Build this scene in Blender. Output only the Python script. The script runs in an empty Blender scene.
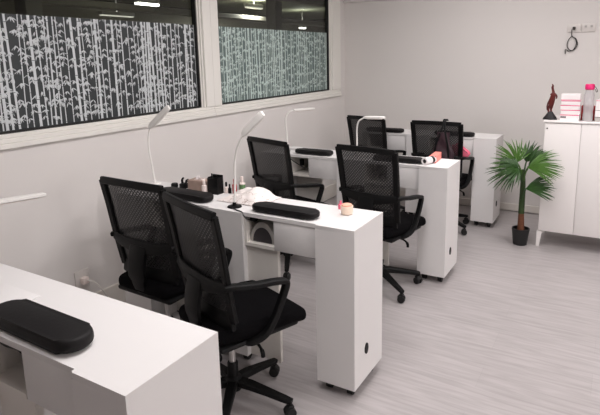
import bpy, bmesh, math, random
from mathutils import Vector, Matrix, noise
random.seed(7)
PI = math.pi
S = bpy.context.scene
COL = S.collection

# ------------------------------------------------------------------ camera
def cam_axes(y, p, r):
    cy, sy, cp, sp = math.cos(y), math.sin(y), math.cos(p), math.sin(p)
    f = Vector((sy*cp, cy*cp, -sp)); rt = Vector((cy, -sy, 0)); up = rt.cross(f)
    r2 = math.cos(r)*rt + math.sin(r)*up
    u2 = -math.sin(r)*rt + math.cos(r)*up
    return r2, u2, f
cd = bpy.data.cameras.new('camera'); cam = bpy.data.objects.new('camera', cd); COL.objects.link(cam)
r_, u_, f_ = cam_axes(-0.544, 0.192, -0.022)
cam.matrix_world = Matrix(((r_.x, u_.x, -f_.x, 0), (r_.y, u_.y, -f_.y, 0), (r_.z, u_.z, -f_.z, 1.48), (0, 0, 0, 1)))
cd.sensor_width = 36; cd.lens = 525.8/600*36; cd.shift_x = -0.002; cd.shift_y = -0.0795
cd.clip_start = 0.02
S.camera = cam

# ------------------------------------------------------------------ light and exposure
w = bpy.data.worlds.new('world'); S.world = w; w.use_nodes = True
w.node_tree.nodes['Background'].inputs[0].default_value = (1.0, 0.96, 0.95, 1)
w.node_tree.nodes['Background'].inputs[1].default_value = 0.01
S.view_settings.view_transform = 'Standard'; S.view_settings.look = 'None'
S.view_settings.gamma = 1; S.view_settings.use_curve_mapping = False
S.view_settings.exposure = -0.03
CEIL = 2.5
def area(name, x, y, sx, sy, power, col=(1.0, 0.955, 0.955)):
    l = bpy.data.lights.new(name, 'AREA'); l.shape = 'RECTANGLE'; l.size = sx; l.size_y = sy
    l.energy = power; l.color = col
    o = bpy.data.objects.new(name, l); COL.objects.link(o); o.location = (x, y, CEIL-0.03)
    return o
area('ceiling_panel', -0.9, 0.8, 0.6, 0.6, 6)
area('ceiling_panel', -0.9, 1.3, 0.6, 0.6, 14)
area('ceiling_panel', -0.9, 2.2, 0.6, 0.6, 12)
area('ceiling_panel', -0.9, 3.7, 0.6, 0.6, 22)
area('ceiling_panel', 0.3, 3.2, 0.6, 0.6, 13)
area('ceiling_panel', 1.4, 2.7, 0.6, 0.6, 27)
area('ceiling_panel', 2.9, 0.75, 0.6, 0.6, 66)

# ------------------------------------------------------------------ materials
def lin(c):
    return tuple(((v/255)/12.92 if v/255 <= 0.04045 else ((v/255+0.055)/1.055)**2.4) for v in c)
def mat(name, rgb, rough=0.5, metal=0.0, var=0.04, scale=30, bump=0.0, spec=0.5, stretch=None):
    m = bpy.data.materials.new(name); m.use_nodes = True
    nt = m.node_tree; b = nt.nodes['Principled BSDF']
    c = lin(rgb)
    b.inputs['Roughness'].default_value = rough; b.inputs['Metallic'].default_value = metal
    b.inputs['Specular IOR Level'].default_value = spec
    tc = nt.nodes.new('ShaderNodeTexCoord'); n = nt.nodes.new('ShaderNodeTexNoise')
    n.inputs['Scale'].default_value = scale; n.inputs['Detail'].default_value = 3
    if stretch:
        mp = nt.nodes.new('ShaderNodeMapping'); mp.inputs['Scale'].default_value = stretch
        nt.links.new(tc.outputs['Object'], mp.inputs[0]); nt.links.new(mp.outputs[0], n.inputs[0])
    else:
        nt.links.new(tc.outputs['Object'], n.inputs[0])
    mx = nt.nodes.new('ShaderNodeMix'); mx.data_type = 'RGBA'
    mx.inputs[6].default_value = tuple(v*(1-var) for v in c)+(1,)
    mx.inputs[7].default_value = tuple(min(1, v*(1+var)) for v in c)+(1,)
    nt.links.new(n.outputs[0], mx.inputs[0]); nt.links.new(mx.outputs[2], b.inputs['Base Color'])
    if bump:
        bp = nt.nodes.new('ShaderNodeBump'); bp.inputs['Strength'].default_value = bump; bp.inputs['Distance'].default_value = 0.004
        nt.links.new(n.outputs[0], bp.inputs['Height']); nt.links.new(bp.outputs[0], b.inputs['Normal'])
    return m
def emit(name, rgb, s):
    m = bpy.data.materials.new(name); m.use_nodes = True
    b = m.node_tree.nodes['Principled BSDF']
    b.inputs['Base Color'].default_value = lin(rgb)+(1,)
    b.inputs['Emission Color'].default_value = lin(rgb)+(1,); b.inputs['Emission Strength'].default_value = s
    return m
M = {}
M['wall'] = mat('wall_paint', (222, 218, 215), 0.8, var=0.015, scale=2.0)
M['ceiling'] = mat('ceiling_paint', (228, 224, 220), 0.9, var=0.02)
M['trim'] = mat('trim_paint', (226, 221, 214), 0.45, var=0.02)
M['frame'] = mat('frame_paint', (233, 231, 225), 0.4, var=0.015, scale=2)
M['gasket'] = mat('gasket_rubber', (22, 22, 22), 0.6)
M['white'] = mat('white_laminate', (228, 226, 225), 0.55, var=0.012, scale=4, spec=0.25)
M['inner'] = mat('white_board', (226, 222, 216), 0.55, var=0.02)
M['cab'] = mat('cabinet_lacquer', (236, 232, 230), 0.5, var=0.012, scale=4)
M['black'] = mat('black_plastic', (9, 9, 10), 0.5, var=0.1, spec=0.22)
M['rubber'] = mat('black_rubber', (14, 14, 14), 0.65, var=0.1)
M['seatcloth'] = mat('black_seat_cloth', (9, 8, 10), 0.95, var=0.25, scale=220, bump=0.3, spec=0.1)
M['pad'] = mat('black_leatherette', (20, 18, 19), 0.6, var=0.12, scale=90, bump=0.12, spec=0.25)
M['chrome'] = mat('brushed_steel', (190, 188, 186), 0.3, 1.0)
M['lampwhite'] = mat('lamp_white', (240, 238, 234), 0.35, var=0.01)
M['darkoffice'] = mat('dark_corridor', (74, 71, 64), 0.85, var=0.3, scale=1.2)
M['beam'] = mat('corridor_beam', (128, 124, 112), 0.7, var=0.25, scale=2)
M['corrceil'] = mat('corridor_ceiling', (150, 152, 128), 0.8, var=0.2, scale=2)
M['socket'] = mat('socket_plastic', (216, 211, 207), 0.35, var=0.01)
M['darkpart'] = mat('dark_joint', (62, 58, 55), 0.8)  # even dark tone for the tray slot, door lock and wall plug
M['cable'] = mat('black_cable', (18, 18, 18), 0.5)
M['wcable'] = mat('white_cable', (225, 222, 216), 0.45)
M['pot'] = mat('pot_plastic', (22, 22, 23), 0.45)
M['soil'] = mat('potting_soil', (48, 34, 26), 0.95, var=0.4, scale=120, bump=0.6)
M['trunk'] = mat('palm_trunk', (108, 66, 44), 0.85, var=0.4, scale=40, bump=0.5, stretch=(1, 1, 4))
M['stemgreen'] = mat('palm_stem', (48, 70, 32), 0.6, var=0.25, scale=60, stretch=(1, 1, .2))
M['leaf'] = mat('palm_leaf', (70, 108, 38), 0.45, var=0.35, scale=14)
M['leafdark'] = mat('palm_leaf_dark', (42, 76, 28), 0.45, var=0.35, scale=14)
M['redwood'] = mat('carved_redwood', (88, 24, 20), 0.35, var=0.35, scale=30)
M['rock'] = mat('black_stone', (20, 19, 21), 0.6, var=0.3, scale=60, bump=0.6)
M['boxwhite'] = mat('white_card', (240, 234, 234), 0.6, var=0.01)
M['pink'] = mat('hot_pink', (222, 32, 110), 0.45, var=0.05)
M['red'] = mat('red_print', (196, 46, 52), 0.5, var=0.05)
M['greyprint'] = mat('grey_print', (120, 116, 118), 0.6, var=0.1)
M['maroon'] = mat('maroon_leather', (46, 24, 33), 0.5, var=0.2, scale=40, bump=0.2)
M['pinkcloth'] = mat('pink_fabric', (236, 112, 138), 0.7, var=0.08, scale=60, bump=0.1)
M['peach'] = mat('peach_wax', (246, 206, 178), 0.5, var=0.02)
M['tan'] = mat('tan_print', (170, 146, 134), 0.6, var=0.18, scale=40)
M['cream'] = mat('cream_plastic', (240, 226, 220), 0.5, var=0.03)
M['green'] = mat('green_print', (92, 128, 84), 0.5, var=0.1)
M['grey'] = mat('grey_plastic', (176, 172, 168), 0.45, var=0.03)
M['darkgrille'] = mat('dark_grille', (50, 46, 49), 0.6, var=0.3, scale=200)

def floor_mat():
    m = bpy.data.materials.new('grey_wood_laminate'); m.use_nodes = True
    nt = m.node_tree; b = nt.nodes['Principled BSDF']; L = nt.links
    tc = nt.nodes.new('ShaderNodeTexCoord')
    br = nt.nodes.new('ShaderNodeTexBrick'); br.offset = 0.37
    br.inputs['Scale'].default_value = 1.0; br.inputs['Brick Width'].default_value = 1.22; br.inputs['Row Height'].default_value = 0.185
    br.inputs['Mortar Size'].default_value = 0.0006; br.inputs['Mortar Smooth'].default_value = 0.3
    br.inputs['Color1'].default_value = lin((174, 169, 169))+(1,); br.inputs['Color2'].default_value = lin((178, 173, 173))+(1,)
    br.inputs['Mortar'].default_value = lin((163, 158, 158))+(1,)
    L.new(tc.outputs['Object'], br.inputs[0])
    mp = nt.nodes.new('ShaderNodeMapping'); mp.inputs['Scale'].default_value = (3.2, 34, 1)
    n = nt.nodes.new('ShaderNodeTexNoise'); n.inputs['Scale'].default_value = 1.3; n.inputs['Detail'].default_value = 6; n.inputs['Distortion'].default_value = 0.6
    L.new(tc.outputs['Object'], mp.inputs[0]); L.new(mp.outputs[0], n.inputs[0])
    cr = nt.nodes.new('ShaderNodeValToRGB')
    cr.color_ramp.elements[0].position = 0.32; cr.color_ramp.elements[0].color = (0.84, 0.83, 0.83, 1)
    cr.color_ramp.elements[1].position = 0.66; cr.color_ramp.elements[1].color = (1.05, 1.05, 1.05, 1)
    L.new(n.outputs[0], cr.inputs[0])
    mx = nt.nodes.new('ShaderNodeMix'); mx.data_type = 'RGBA'; mx.blend_type = 'MULTIPLY'; mx.inputs[0].default_value = 1
    L.new(br.outputs[0], mx.inputs[6]); L.new(cr.outputs[0], mx.inputs[7]); L.new(mx.outputs[2], b.inputs['Base Color'])
    rr = nt.nodes.new('ShaderNodeMapRange'); rr.inputs[3].default_value = 0.3; rr.inputs[4].default_value = 0.45
    L.new(n.outputs[0], rr.inputs[0]); L.new(rr.outputs[0], b.inputs['Roughness'])
    b.inputs['Specular IOR Level'].default_value = 0.45
    return m
M['floor'] = floor_mat()

def mesh_fabric():
    m = bpy.data.materials.new('black_mesh_fabric'); m.use_nodes = True
    nt = m.node_tree; L = nt.links; b = nt.nodes['Principled BSDF']; out = nt.nodes['Material Output']
    b.inputs['Base Color'].default_value = lin((20, 19, 21))+(1,); b.inputs['Roughness'].default_value = 0.6
    tc = nt.nodes.new('ShaderNodeTexCoord')
    sp = nt.nodes.new('ShaderNodeSeparateXYZ'); L.new(tc.outputs['Object'], sp.inputs[0])
    def wave(sock, k):
        a = nt.nodes.new('ShaderNodeMath'); a.operation = 'MULTIPLY'; a.inputs[1].default_value = k; L.new(sock, a.inputs[0])
        s = nt.nodes.new('ShaderNodeMath'); s.operation = 'SINE'; L.new(a.outputs[0], s.inputs[0]); return s
    sx = wave(sp.outputs['X'], 2*PI/0.02); sz = wave(sp.outputs['Z'], 2*PI/0.02)
    pr = nt.nodes.new('ShaderNodeMath'); pr.operation = 'MULTIPLY'; L.new(sx.outputs[0], pr.inputs[0]); L.new(sz.outputs[0], pr.inputs[1])
    mr = nt.nodes.new('ShaderNodeMapRange'); mr.inputs[1].default_value = -0.2; mr.inputs[2].default_value = 0.7
    mr.inputs[3].default_value = 0.02; mr.inputs[4].default_value = 0.19
    L.new(pr.outputs[0], mr.inputs[0])
    tr = nt.nodes.new('ShaderNodeBsdfTransparent'); ms = nt.nodes.new('ShaderNodeMixShader')
    L.new(mr.outputs[0], ms.inputs[0]); L.new(b.outputs[0], ms.inputs[1]); L.new(tr.outputs[0], ms.inputs[2]); L.new(ms.outputs[0], out.inputs[0])
    return m
M['mesh'] = mesh_fabric()

def glass_mat(name='window_glass', tint=(0.9, 0.93, 0.92), refl=0.10):
    m = bpy.data.materials.new(name); m.use_nodes = True
    nt = m.node_tree; L = nt.links; out = nt.nodes['Material Output']; nt.nodes.remove(nt.nodes['Principled BSDF'])
    tr = nt.nodes.new('ShaderNodeBsdfTransparent'); tr.inputs[0].default_value = tint+(1,)
    gl = nt.nodes.new('ShaderNodeBsdfGlossy'); gl.inputs['Roughness'].default_value = 0.02
    lw = nt.nodes.new('ShaderNodeLayerWeight'); lw.inputs[0].default_value = 0.5
    pw = nt.nodes.new('ShaderNodeMath'); pw.operation = 'POWER'; pw.inputs[1].default_value = 4; L.new(lw.outputs['Facing'], pw.inputs[0])
    fr = nt.nodes.new('ShaderNodeMath'); fr.operation = 'MULTIPLY_ADD'; fr.inputs[1].default_value = 0.7; fr.inputs[2].default_value = 0.03; L.new(pw.outputs[0], fr.inputs[0])
    ms = nt.nodes.new('ShaderNodeMixShader'); L.new(fr.outputs[0], ms.inputs[0]); L.new(tr.outputs[0], ms.inputs[1]); L.new(gl.outputs[0], ms.inputs[2])
    L.new(ms.outputs[0], out.inputs[0]); return m
M['glass'] = glass_mat()

def film_base(name, rgb, alpha):
    m = bpy.data.materials.new(name); m.use_nodes = True
    nt = m.node_tree; L = nt.links; out = nt.nodes['Material Output']; b = nt.nodes['Principled BSDF']
    b.inputs['Base Color'].default_value = lin(rgb)+(1,); b.inputs['Roughness'].default_value = 0.5
    tr = nt.nodes.new('ShaderNodeBsdfTransparent'); ms = nt.nodes.new('ShaderNodeMixShader'); ms.inputs[0].default_value = alpha
    L.new(tr.outputs[0], ms.inputs[1]); L.new(b.outputs[0], ms.inputs[2]); L.new(ms.outputs[0], out.inputs[0]); return m
M['clear'] = film_base('frosted_plastic', (206, 202, 204), 0.55)
M['film_a'] = film_base('smoky_film', (58, 63, 65), 0.8)
M['film_b'] = film_base('greenish_film_reflection', (112, 130, 127), 0.8)  # lighter base stands in for the reflection veiling the farther pane
M['bamboo_a'] = mat('frosted_film', (208, 213, 215), 0.6, var=0.05, scale=3)
M['bamboo_b'] = mat('frosted_film_greenish', (200, 217, 212), 0.6, var=0.05, scale=3)

def towel_mat():
    m = mat('printed_towel', (238, 230, 226), 0.85, var=0.03, scale=12)
    nt = m.node_tree; b = nt.nodes['Principled BSDF']; L = nt.links
    old = b.inputs['Base Color'].links[0].from_socket
    tc = nt.nodes.new('ShaderNodeTexCoord')
    n = nt.nodes.new('ShaderNodeTexNoise'); n.inputs['Scale'].default_value = 22; n.inputs['Detail'].default_value = 2
    L.new(tc.outputs['Object'], n.inputs[0])
    cr = nt.nodes.new('ShaderNodeValToRGB'); e = cr.color_ramp.elements
    e[0].position = 0.485; e[0].color = (0, 0, 0, 1); e[1].position = 0.5; e[1].color = (1, 1, 1, 1)
    k = e.new(0.515); k.color = (0, 0, 0, 1)
    n2 = nt.nodes.new('ShaderNodeTexNoise'); n2.inputs['Scale'].default_value = 7; L.new(tc.outputs['Object'], n2.inputs[0])
    gt = nt.nodes.new('ShaderNodeMath'); gt.operation = 'GREATER_THAN'; gt.inputs[1].default_value = 0.5; L.new(n2.outputs[0], gt.inputs[0])
    mu = nt.nodes.new('ShaderNodeMath'); mu.operation = 'MULTIPLY'; L.new(cr.outputs[0], mu.inputs[0]); L.new(gt.outputs[0], mu.inputs[1])
    L.new(n.outputs[0], cr.inputs[0])
    mx = nt.nodes.new('ShaderNodeMix'); mx.data_type = 'RGBA'; L.new(mu.outputs[0], mx.inputs[0]); L.new(old, mx.inputs[6])
    mx.inputs[7].default_value = lin((150, 118, 104))+(1,)
    L.new(mx.outputs[2], b.inputs['Base Color']); return m
M['towel'] = towel_mat()
def stripe_mat(name, ca, cb, k, axis='Y'):
    m = mat(name, ca, 0.5); nt = m.node_tree; b = nt.nodes['Principled BSDF']; L = nt.links
    tc = nt.nodes.new('ShaderNodeTexCoord'); wv = nt.nodes.new('ShaderNodeTexWave'); wv.bands_direction = axis
    wv.inputs['Scale'].default_value = k; wv.inputs['Distortion'].default_value = 1.5; L.new(tc.outputs['Object'], wv.inputs[0])
    cr = nt.nodes.new('ShaderNodeValToRGB'); cr.color_ramp.elements[0].position = .45; cr.color_ramp.elements[1].position = .55
    cr.color_ramp.elements[0].color = lin(ca)+(1,); cr.color_ramp.elements[1].color = lin(cb)+(1,)
    L.new(wv.outputs[0], cr.inputs[0]); L.new(cr.outputs[0], b.inputs['Base Color']); return m
M['coral'] = stripe_mat('coral_print', (240, 106, 98), (250, 178, 164), 12)

# ------------------------------------------------------------------ mesh helpers
class MB:
    def __init__(s): s.bm = bmesh.new()
    def box(s, x0, x1, y0, y1, z0, z1, bev=0.0, seg=2):
        g = bmesh.ops.create_cube(s.bm, size=1.0)
        vs = g['verts']
        bmesh.ops.scale(s.bm, vec=(x1-x0, y1-y0, z1-z0), verts=vs)
        bmesh.ops.translate(s.bm, vec=((x0+x1)/2, (y0+y1)/2, (z0+z1)/2), verts=vs)
        if bev:
            es = list({e for v in vs for e in v.link_edges})
            r = bmesh.ops.bevel(s.bm, geom=es, offset=bev, segments=seg, profile=0.5, affect='EDGES')
        return s
    def tube(s, pts, rad, n=10, cap=True):
        pts = [Vector(p) for p in pts]
        rads = rad if isinstance(rad, (list, tuple)) else [rad]*len(pts)
        rings = []; prev = None
        for i, p in enumerate(pts):
            d = (pts[min(i+1, len(pts)-1)] - pts[max(i-1, 0)]).normalized()
            if prev is None:
                a = Vector((0, 0, 1)) if abs(d.z) < 0.9 else Vector((1, 0, 0))
                u = d.cross(a).normalized()
            else:
                u = (prev - d*prev.dot(d))
                u = u.normalized() if u.length > 1e-6 else d.orthogonal().normalized()
            prev = u; v = d.cross(u)
            rings.append([s.bm.verts.new(p + (u*math.cos(2*PI*k/n) + v*math.sin(2*PI*k/n))*rads[i]) for k in range(n)])
        for a, b in zip(rings, rings[1:]):
            for k in range(n): s.bm.faces.new((a[k], a[(k+1) % n], b[(k+1) % n], b[k]))
        if cap:
            s.bm.faces.new(rings[0][::-1]); s.bm.faces.new(rings[-1])
        return s
    def ribbon(s, pts, wid, thk, side=Vector((1, 0, 0))):
        """rectangular bar swept along pts; wid along side, thk across"""
        pts = [Vector(p) for p in pts]; rings = []
        ws = wid if isinstance(wid, (list, tuple)) else [wid]*len(pts)
        ts = thk if isinstance(thk, (list, tuple)) else [thk]*len(pts)
        for i, p in enumerate(pts):
            d = (pts[min(i+1, len(pts)-1)] - pts[max(i-1, 0)]).normalized()
            u = (side - d*side.dot(d)).normalized(); v = d.cross(u)
            rings.append([s.bm.verts.new(p + u*a*ws[i]/2 + v*b*ts[i]/2) for a, b in ((-1, -.6), (-.75, -1), (.75, -1), (1, -.6), (1, .6), (.75, 1), (-.75, 1), (-1, .6))])
        n = 8
        for a, b in zip(rings, rings[1:]):
            for k in range(n): s.bm.faces.new((a[k], a[(k+1) % n], b[(k+1) % n], b[k]))
        s.bm.faces.new(rings[0][::-1]); s.bm.faces.new(rings[-1]); return s
    def lathe(s, prof, c=(0, 0, 0), n=24, close=True):
        rings = []
        for r, z in prof:
            rings.append([s.bm.verts.new((c[0]+r*math.cos(2*PI*k/n), c[1]+r*math.sin(2*PI*k/n), c[2]+z)) for k in range(n)])
        for a, b in zip(rings, rings[1:]):
            for k in range(n): s.bm.faces.new((a[k], a[(k+1) % n], b[(k+1) % n], b[k]))
        if close:
            s.bm.faces.new(rings[0][::-1]); s.bm.faces.new(rings[-1])
        return s
    def prism(s, poly, z0, z1, axis='z', bev=0):
        def P(a, b, c):
            return (a, b, c) if axis == 'z' else ((c, a, b) if axis == 'x' else (a, c, b))
        lo = [s.bm.verts.new(P(a, b, z0)) for a, b in poly]; hi = [s.bm.verts.new(P(a, b, z1)) for a, b in poly]
        n = len(poly)
        for k in range(n): s.bm.faces.new((lo[k], lo[(k+1) % n], hi[(k+1) % n], hi[k]))
        s.bm.faces.new(lo[::-1]); s.bm.faces.new(hi)
        if bev:
            es = [e for f in (lo, hi) for v in f for e in v.link_edges if all(q in f for q in e.verts)]
            bmesh.ops.bevel(s.bm, geom=list(set(es)), offset=bev, segments=3, profile=0.5, affect='EDGES')
        return s
    def grid(s, nu, nv, fn):
        g = [[s.bm.verts.new(fn(i/nu, j/nv)) for j in range(nv+1)] for i in range(nu+1)]
        for i in range(nu):
            for j in range(nv): s.bm.faces.new((g[i][j], g[i+1][j], g[i+1][j+1], g[i][j+1]))
        return s
    def move(s, mtx): bmesh.ops.transform(s.bm, matrix=mtx, verts=s.bm.verts); return s
    def build(s, name, m, parent=None, smooth=True, loc=None, rot=None):
        bmesh.ops.recalc_face_normals(s.bm, faces=s.bm.faces)
        me = bpy.data.meshes.new(name); s.bm.to_mesh(me); s.bm.free()
        me.materials.append(M[m] if isinstance(m, str) else m)
        if smooth:
            for p in me.polygons: p.use_smooth = True
            me.set_sharp_from_angle(angle=math.radians(38))
        o = bpy.data.objects.new(name, me); COL.objects.link(o)
        if parent: o.parent = parent
        if loc: o.location = loc
        if rot: o.rotation_euler = rot
        return o
def thing(name, label, cat, loc=(0, 0, 0), rz=0, group=None):
    o = bpy.data.objects.new(name, None); COL.objects.link(o); o.empty_display_size = 0.1
    o.location = loc; o.rotation_euler = (0, 0, rz); o['label'] = label; o['category'] = cat
    if group: o['group'] = group
    return o
def tag(o, label, cat, group=None, kind=None):
    o['label'] = label; o['category'] = cat
    if group: o['group'] = group
    if kind: o['kind'] = kind
    return o
def struct(o, label=None):
    o['kind'] = 'structure'
    if label: o['label'] = label
    return o
def kids(o): return [c for c in COL.objects if c.parent == o]
def copy_tree(o, parent=None):
    ch = kids(o)
    c = o.copy(); COL.objects.link(c); c.parent = parent
    for k in ch: copy_tree(k, c)
    return c
def smooth_path(pts, n=6):
    pts = [Vector(p) for p in pts]; out = []
    for i in range(len(pts)-1):
        p0 = pts[max(i-1, 0)]; p1 = pts[i]; p2 = pts[i+1]; p3 = pts[min(i+2, len(pts)-1)]
        for k in range(n):
            t = k/n
            out.append(0.5*((2*p1)+(p2-p0)*t+(2*p0-5*p1+4*p2-p3)*t*t+(3*p1-p0-3*p2+p3)*t**3))
    out.append(pts[-1]); return out

# ------------------------------------------------------------------ room shell
XL, YB = -2.55, 5.16
XR, YF = 3.2, -3.6
struct(MB().box(XL-0.1, XR+0.1, YF-0.1, YB+0.1, -0.08, 0).build('floor', 'floor', smooth=False), 'light grey wood-look laminate floor')
struct(MB().box(XL-0.1, XR+0.1, YF-0.1, YB+0.1, CEIL, CEIL+0.08).build('ceiling', 'ceiling', smooth=False), 'plain white ceiling')
struct(MB().box(XL-0.12, XR+0.1, YB, YB+0.1, 0, CEIL).build('wall_back', 'wall', smooth=False), 'plain pale grey back wall')
struct(MB().box(XR, XR+0.1, YF, YB, 0, CEIL).build('wall_right', 'wall', smooth=False), 'plain pale wall on the right')
struct(MB().box(XL, XR, YF-0.1, YF, 0, CEIL).build('wall_front', 'wall', smooth=False), 'plain pale wall behind the viewer')
WZ0, WZ1 = 1.078, 2.42
W1 = (0.55, 2.88); W2 = (3.105, 4.845)
wl = MB()
wl.box(XL-0.1, XL, YF, YB, 0, WZ0)
wl.box(XL-0.1, XL, YF, YB, WZ1, CEIL)
wl.box(XL-0.1, XL, YF, W1[0]-0.1, WZ0, WZ1)
wl.box(XL-0.1, XL, 5.05, YB, WZ0, WZ1)
struct(wl.build('wall_left', 'wall', smooth=False), 'pale wall under and around the two windows')
# skirting
def skirt(name, x0, x1, y0, y1, h, lab):
    struct(MB().box(x0, x1, y0, y1, 0.008, h, 0.004).build(name, 'trim', smooth=False), lab)
skirt('baseboard_back', XL, XR, YB-0.014, YB, 0.075, 'low white skirting along the back wall')
skirt('baseboard_left', XL, XL+0.016, YF, YB-0.014, 0.15, 'white skirting under the windows')
# panel joint near the top of the back wall
struct(MB().box(XL+0.01, XR, YB-0.03, YB, 2.03, 2.12, 0.004).build('trim_1', 'wall', smooth=False), 'shallow ledge near the top of the back wall')

# windows ----------------------------------------------------------
def window(n, y0, y1, jl, jr, label, film, bam, dens, seed):
    # frame ring around the glass
    f = MB()
    f.box(XL-0.06, XL+0.020, y0-jl, y1+jr, 1.072, 1.098, 0.004)        # lower lip
    f.box(XL-0.06, XL+0.012, y0-jl, y1+jr, 1.098, 1.122, 0.004)
    f.box(XL-0.06, XL+0.002, y0-jl, y1+jr, 1.122, 1.142, 0.004)
    f.box(XL-0.06, XL+0.010, y0-jl, y0-0.028, 1.142, WZ1, 0.004)
    f.box(XL-0.06, XL-0.004, y0-0.028, y0-0.012, 1.142, WZ1, 0.003)
    f.box(XL-0.06, XL-0.016, y0-0.012, y0, 1.142, WZ1, 0.002)
    f.box(XL-0.06, XL+0.010, y1+0.028, y1+jr, 1.142, WZ1, 0.004)
    f.box(XL-0.06, XL-0.004, y1+0.012, y1+0.028, 1.142, WZ1, 0.003)
    f.box(XL-0.06, XL-0.016, y1, y1+0.012, 1.142, WZ1, 0.002)
    f.box(XL-0.06, XL+0.010, y0-jl, y1+jr, WZ1-0.04, WZ1+0.01, 0.004)
    w = struct(f.build('window_%d' % n, 'frame', smooth=False), label)
    g = MB()
    g.box(XL-0.055, XL-0.022, y0, y1, 1.142, 1.152); g.box(XL-0.055, XL-0.022, y0, y1, WZ1-0.05, WZ1-0.04)
    g.box(XL-0.055, XL-0.022, y0, y0+0.012, 1.152, WZ1-0.05); g.box(XL-0.055, XL-0.022, y1-0.012, y1, 1.152, WZ1-0.05)
    g.build('glazing_gasket', 'gasket', w, False)
    MB().box(XL-0.050, XL-0.044, y0+0.012, y1-0.012, 1.152, WZ1-0.05).build('glass_pane', 'glass', w, False)
    FT = 1.721
    MB().box(XL-0.0425, XL-0.0415, y0+0.013, y1-0.013, 1.153, FT).build('privacy_film', film, w, False)
    # bamboo print: stalks with joints and leaf sprays
    rnd = random.Random(seed); b = MB().bm; X = XL-0.0405
    lo, hi = y0+0.016, y1-0.016
    depth = [0]
    def quad(p, top=0.0):
        depth[0] += 1; xq = X+1.0e-7*depth[0]+top
        q = [(min(max(a, lo), hi), min(max(c, 1.155), FT-0.001)) for a, c in p]
        try: b.faces.new([b.verts.new((xq, a, c)) for a, c in q])
        except ValueError: pass
    y = lo
    while y < hi:
        wd = rnd.choice((0.006, 0.008, 0.01, 0.013, 0.017)); lean = rnd.uniform(-0.015, 0.015)
        z = 1.155 - rnd.uniform(0, 0.1)
        while z < FT:
            h = rnd.uniform(0.07, 0.11)
            za, zb = max(z+0.003, 1.155), min(z+h, FT-0.001)
            if zb > za:
                ya = y + lean*(za-1.15)/0.56; yb = y + lean*(zb-1.15)/0.56
                quad([(ya-wd*.55, za), (ya+wd*.55, za), (ya+wd*.45, za+.006), (yb+wd*.45, zb-.006), (yb+wd*.55, zb), (yb-wd*.55, zb), (yb-wd*.45, zb-.006), (ya-wd*.45, za+.006)], 0.0015)
            for rep in range((2 if rnd.random() < 0.6 else 1) if rnd.random() < dens and za < FT-0.03 else 0):
                for side in ((-1, 1) if rnd.random() < .5 else (rnd.choice((-1, 1)),)):
                    by, bz = y + side*wd*.5, za + rnd.uniform(0, .05)
                    if bz < 1.185: continue
                    ty, tz = by + side*rnd.uniform(.012, .03), bz + rnd.uniform(.004, .025)
                    quad([(by, bz-.0015), (ty, tz-.0015), (ty, tz+.0015), (by, bz+.0015)])
                    for k in range(rnd.randint(3, 5)):
                        a = rnd.uniform(-2.6, -0.3); l = rnd.uniform(.018, .034); hw = rnd.uniform(.0024, .004)
                        dy, dz = math.cos(a)*l*1.0, math.sin(a)*l
                        ny, nz = -math.sin(a)*hw, math.cos(a)*hw
                        quad([(ty, tz), (ty+dy*.4+ny, tz+dz*.4+nz), (ty+dy, tz+dz), (ty+dy*.4-ny, tz+dz*.4-nz)])
            z += h
        y += rnd.uniform(0.02, 0.054)
    o = MB(); o.bm.free(); o.bm = b
    o.build('bamboo_print', bam, w, False)
    return w
window(1, W1[0], W1[1], 0.1, 0.1125, 'wide interior window with frosted bamboo film, nearest the viewer', 'film_a', 'bamboo_a', 0.95, 3)
window(2, W2[0], W2[1], 0.1125, 0.205, 'second interior window with greenish bamboo film, next to the corner', 'film_b', 'bamboo_b', 0.95, 11)

# dark corridor beyond the glass
struct(MB().box(-7.1, -7.0, -3, 12, 0, 3.2).build('wall_outside', 'darkoffice', smooth=False), 'dark far wall of the unlit space beyond the windows')
struct(MB().box(-7.1, XL-0.1, -3, 12, 2.42, 2.52).build('ceiling_outside', 'corrceil', smooth=False), 'dim ceiling beyond the windows')
struct(MB().box(-7.1, XL-0.1, -3, 12, -0.1, 0).build('floor_outside', 'beam', smooth=False), 'unseen floor beyond the windows, lightened to bounce light upward')  # pale tone chosen to bounce lamp light onto the ceiling outside
struct(MB().box(-7.0, XL-0.1, 12, 12.1, 0, 2.42).build('wall_outside_end', 'darkoffice', smooth=False), 'dark end wall beyond the windows')
struct(MB().box(-7.0, XL-0.1, -3.1, -3, 0, 2.42).build('wall_outside_near', 'darkoffice', smooth=False), 'dark near wall beyond the windows')
k = 3
for (x0, x1, y0, y1, z0, z1) in ((-4.15, -4.0, -3, 12, 2.26, 2.36), (-5.45, -5.25, -3, 12, 2.10, 2.17), (-6.4, -6.2, -3, 12, 2.02, 2.3)):
    struct(MB().box(x0, x1, y0, y1, z0, z1, 0.01).build('trim_%d' % k, 'beam', smooth=False), 'dim service duct beyond the windows'); k += 1
for (x, y) in ((-3.6, 1.55), (-5.0, 3.2), (-6.6, 6.2), (-4.6, 6.9)):
    struct(MB().box(x-0.09, x+0.09, y-0.09, y+0.09, 0, 2.42, 0.01).build('trim_%d' % k, 'beam', smooth=False), 'dim grey post beyond the windows'); k += 1
M['tube'] = emit('fluorescent_tube', (255, 250, 240), 7.0)
M['tubedim'] = emit('old_fluorescent_tube', (236, 232, 216), 0.75)
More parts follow.
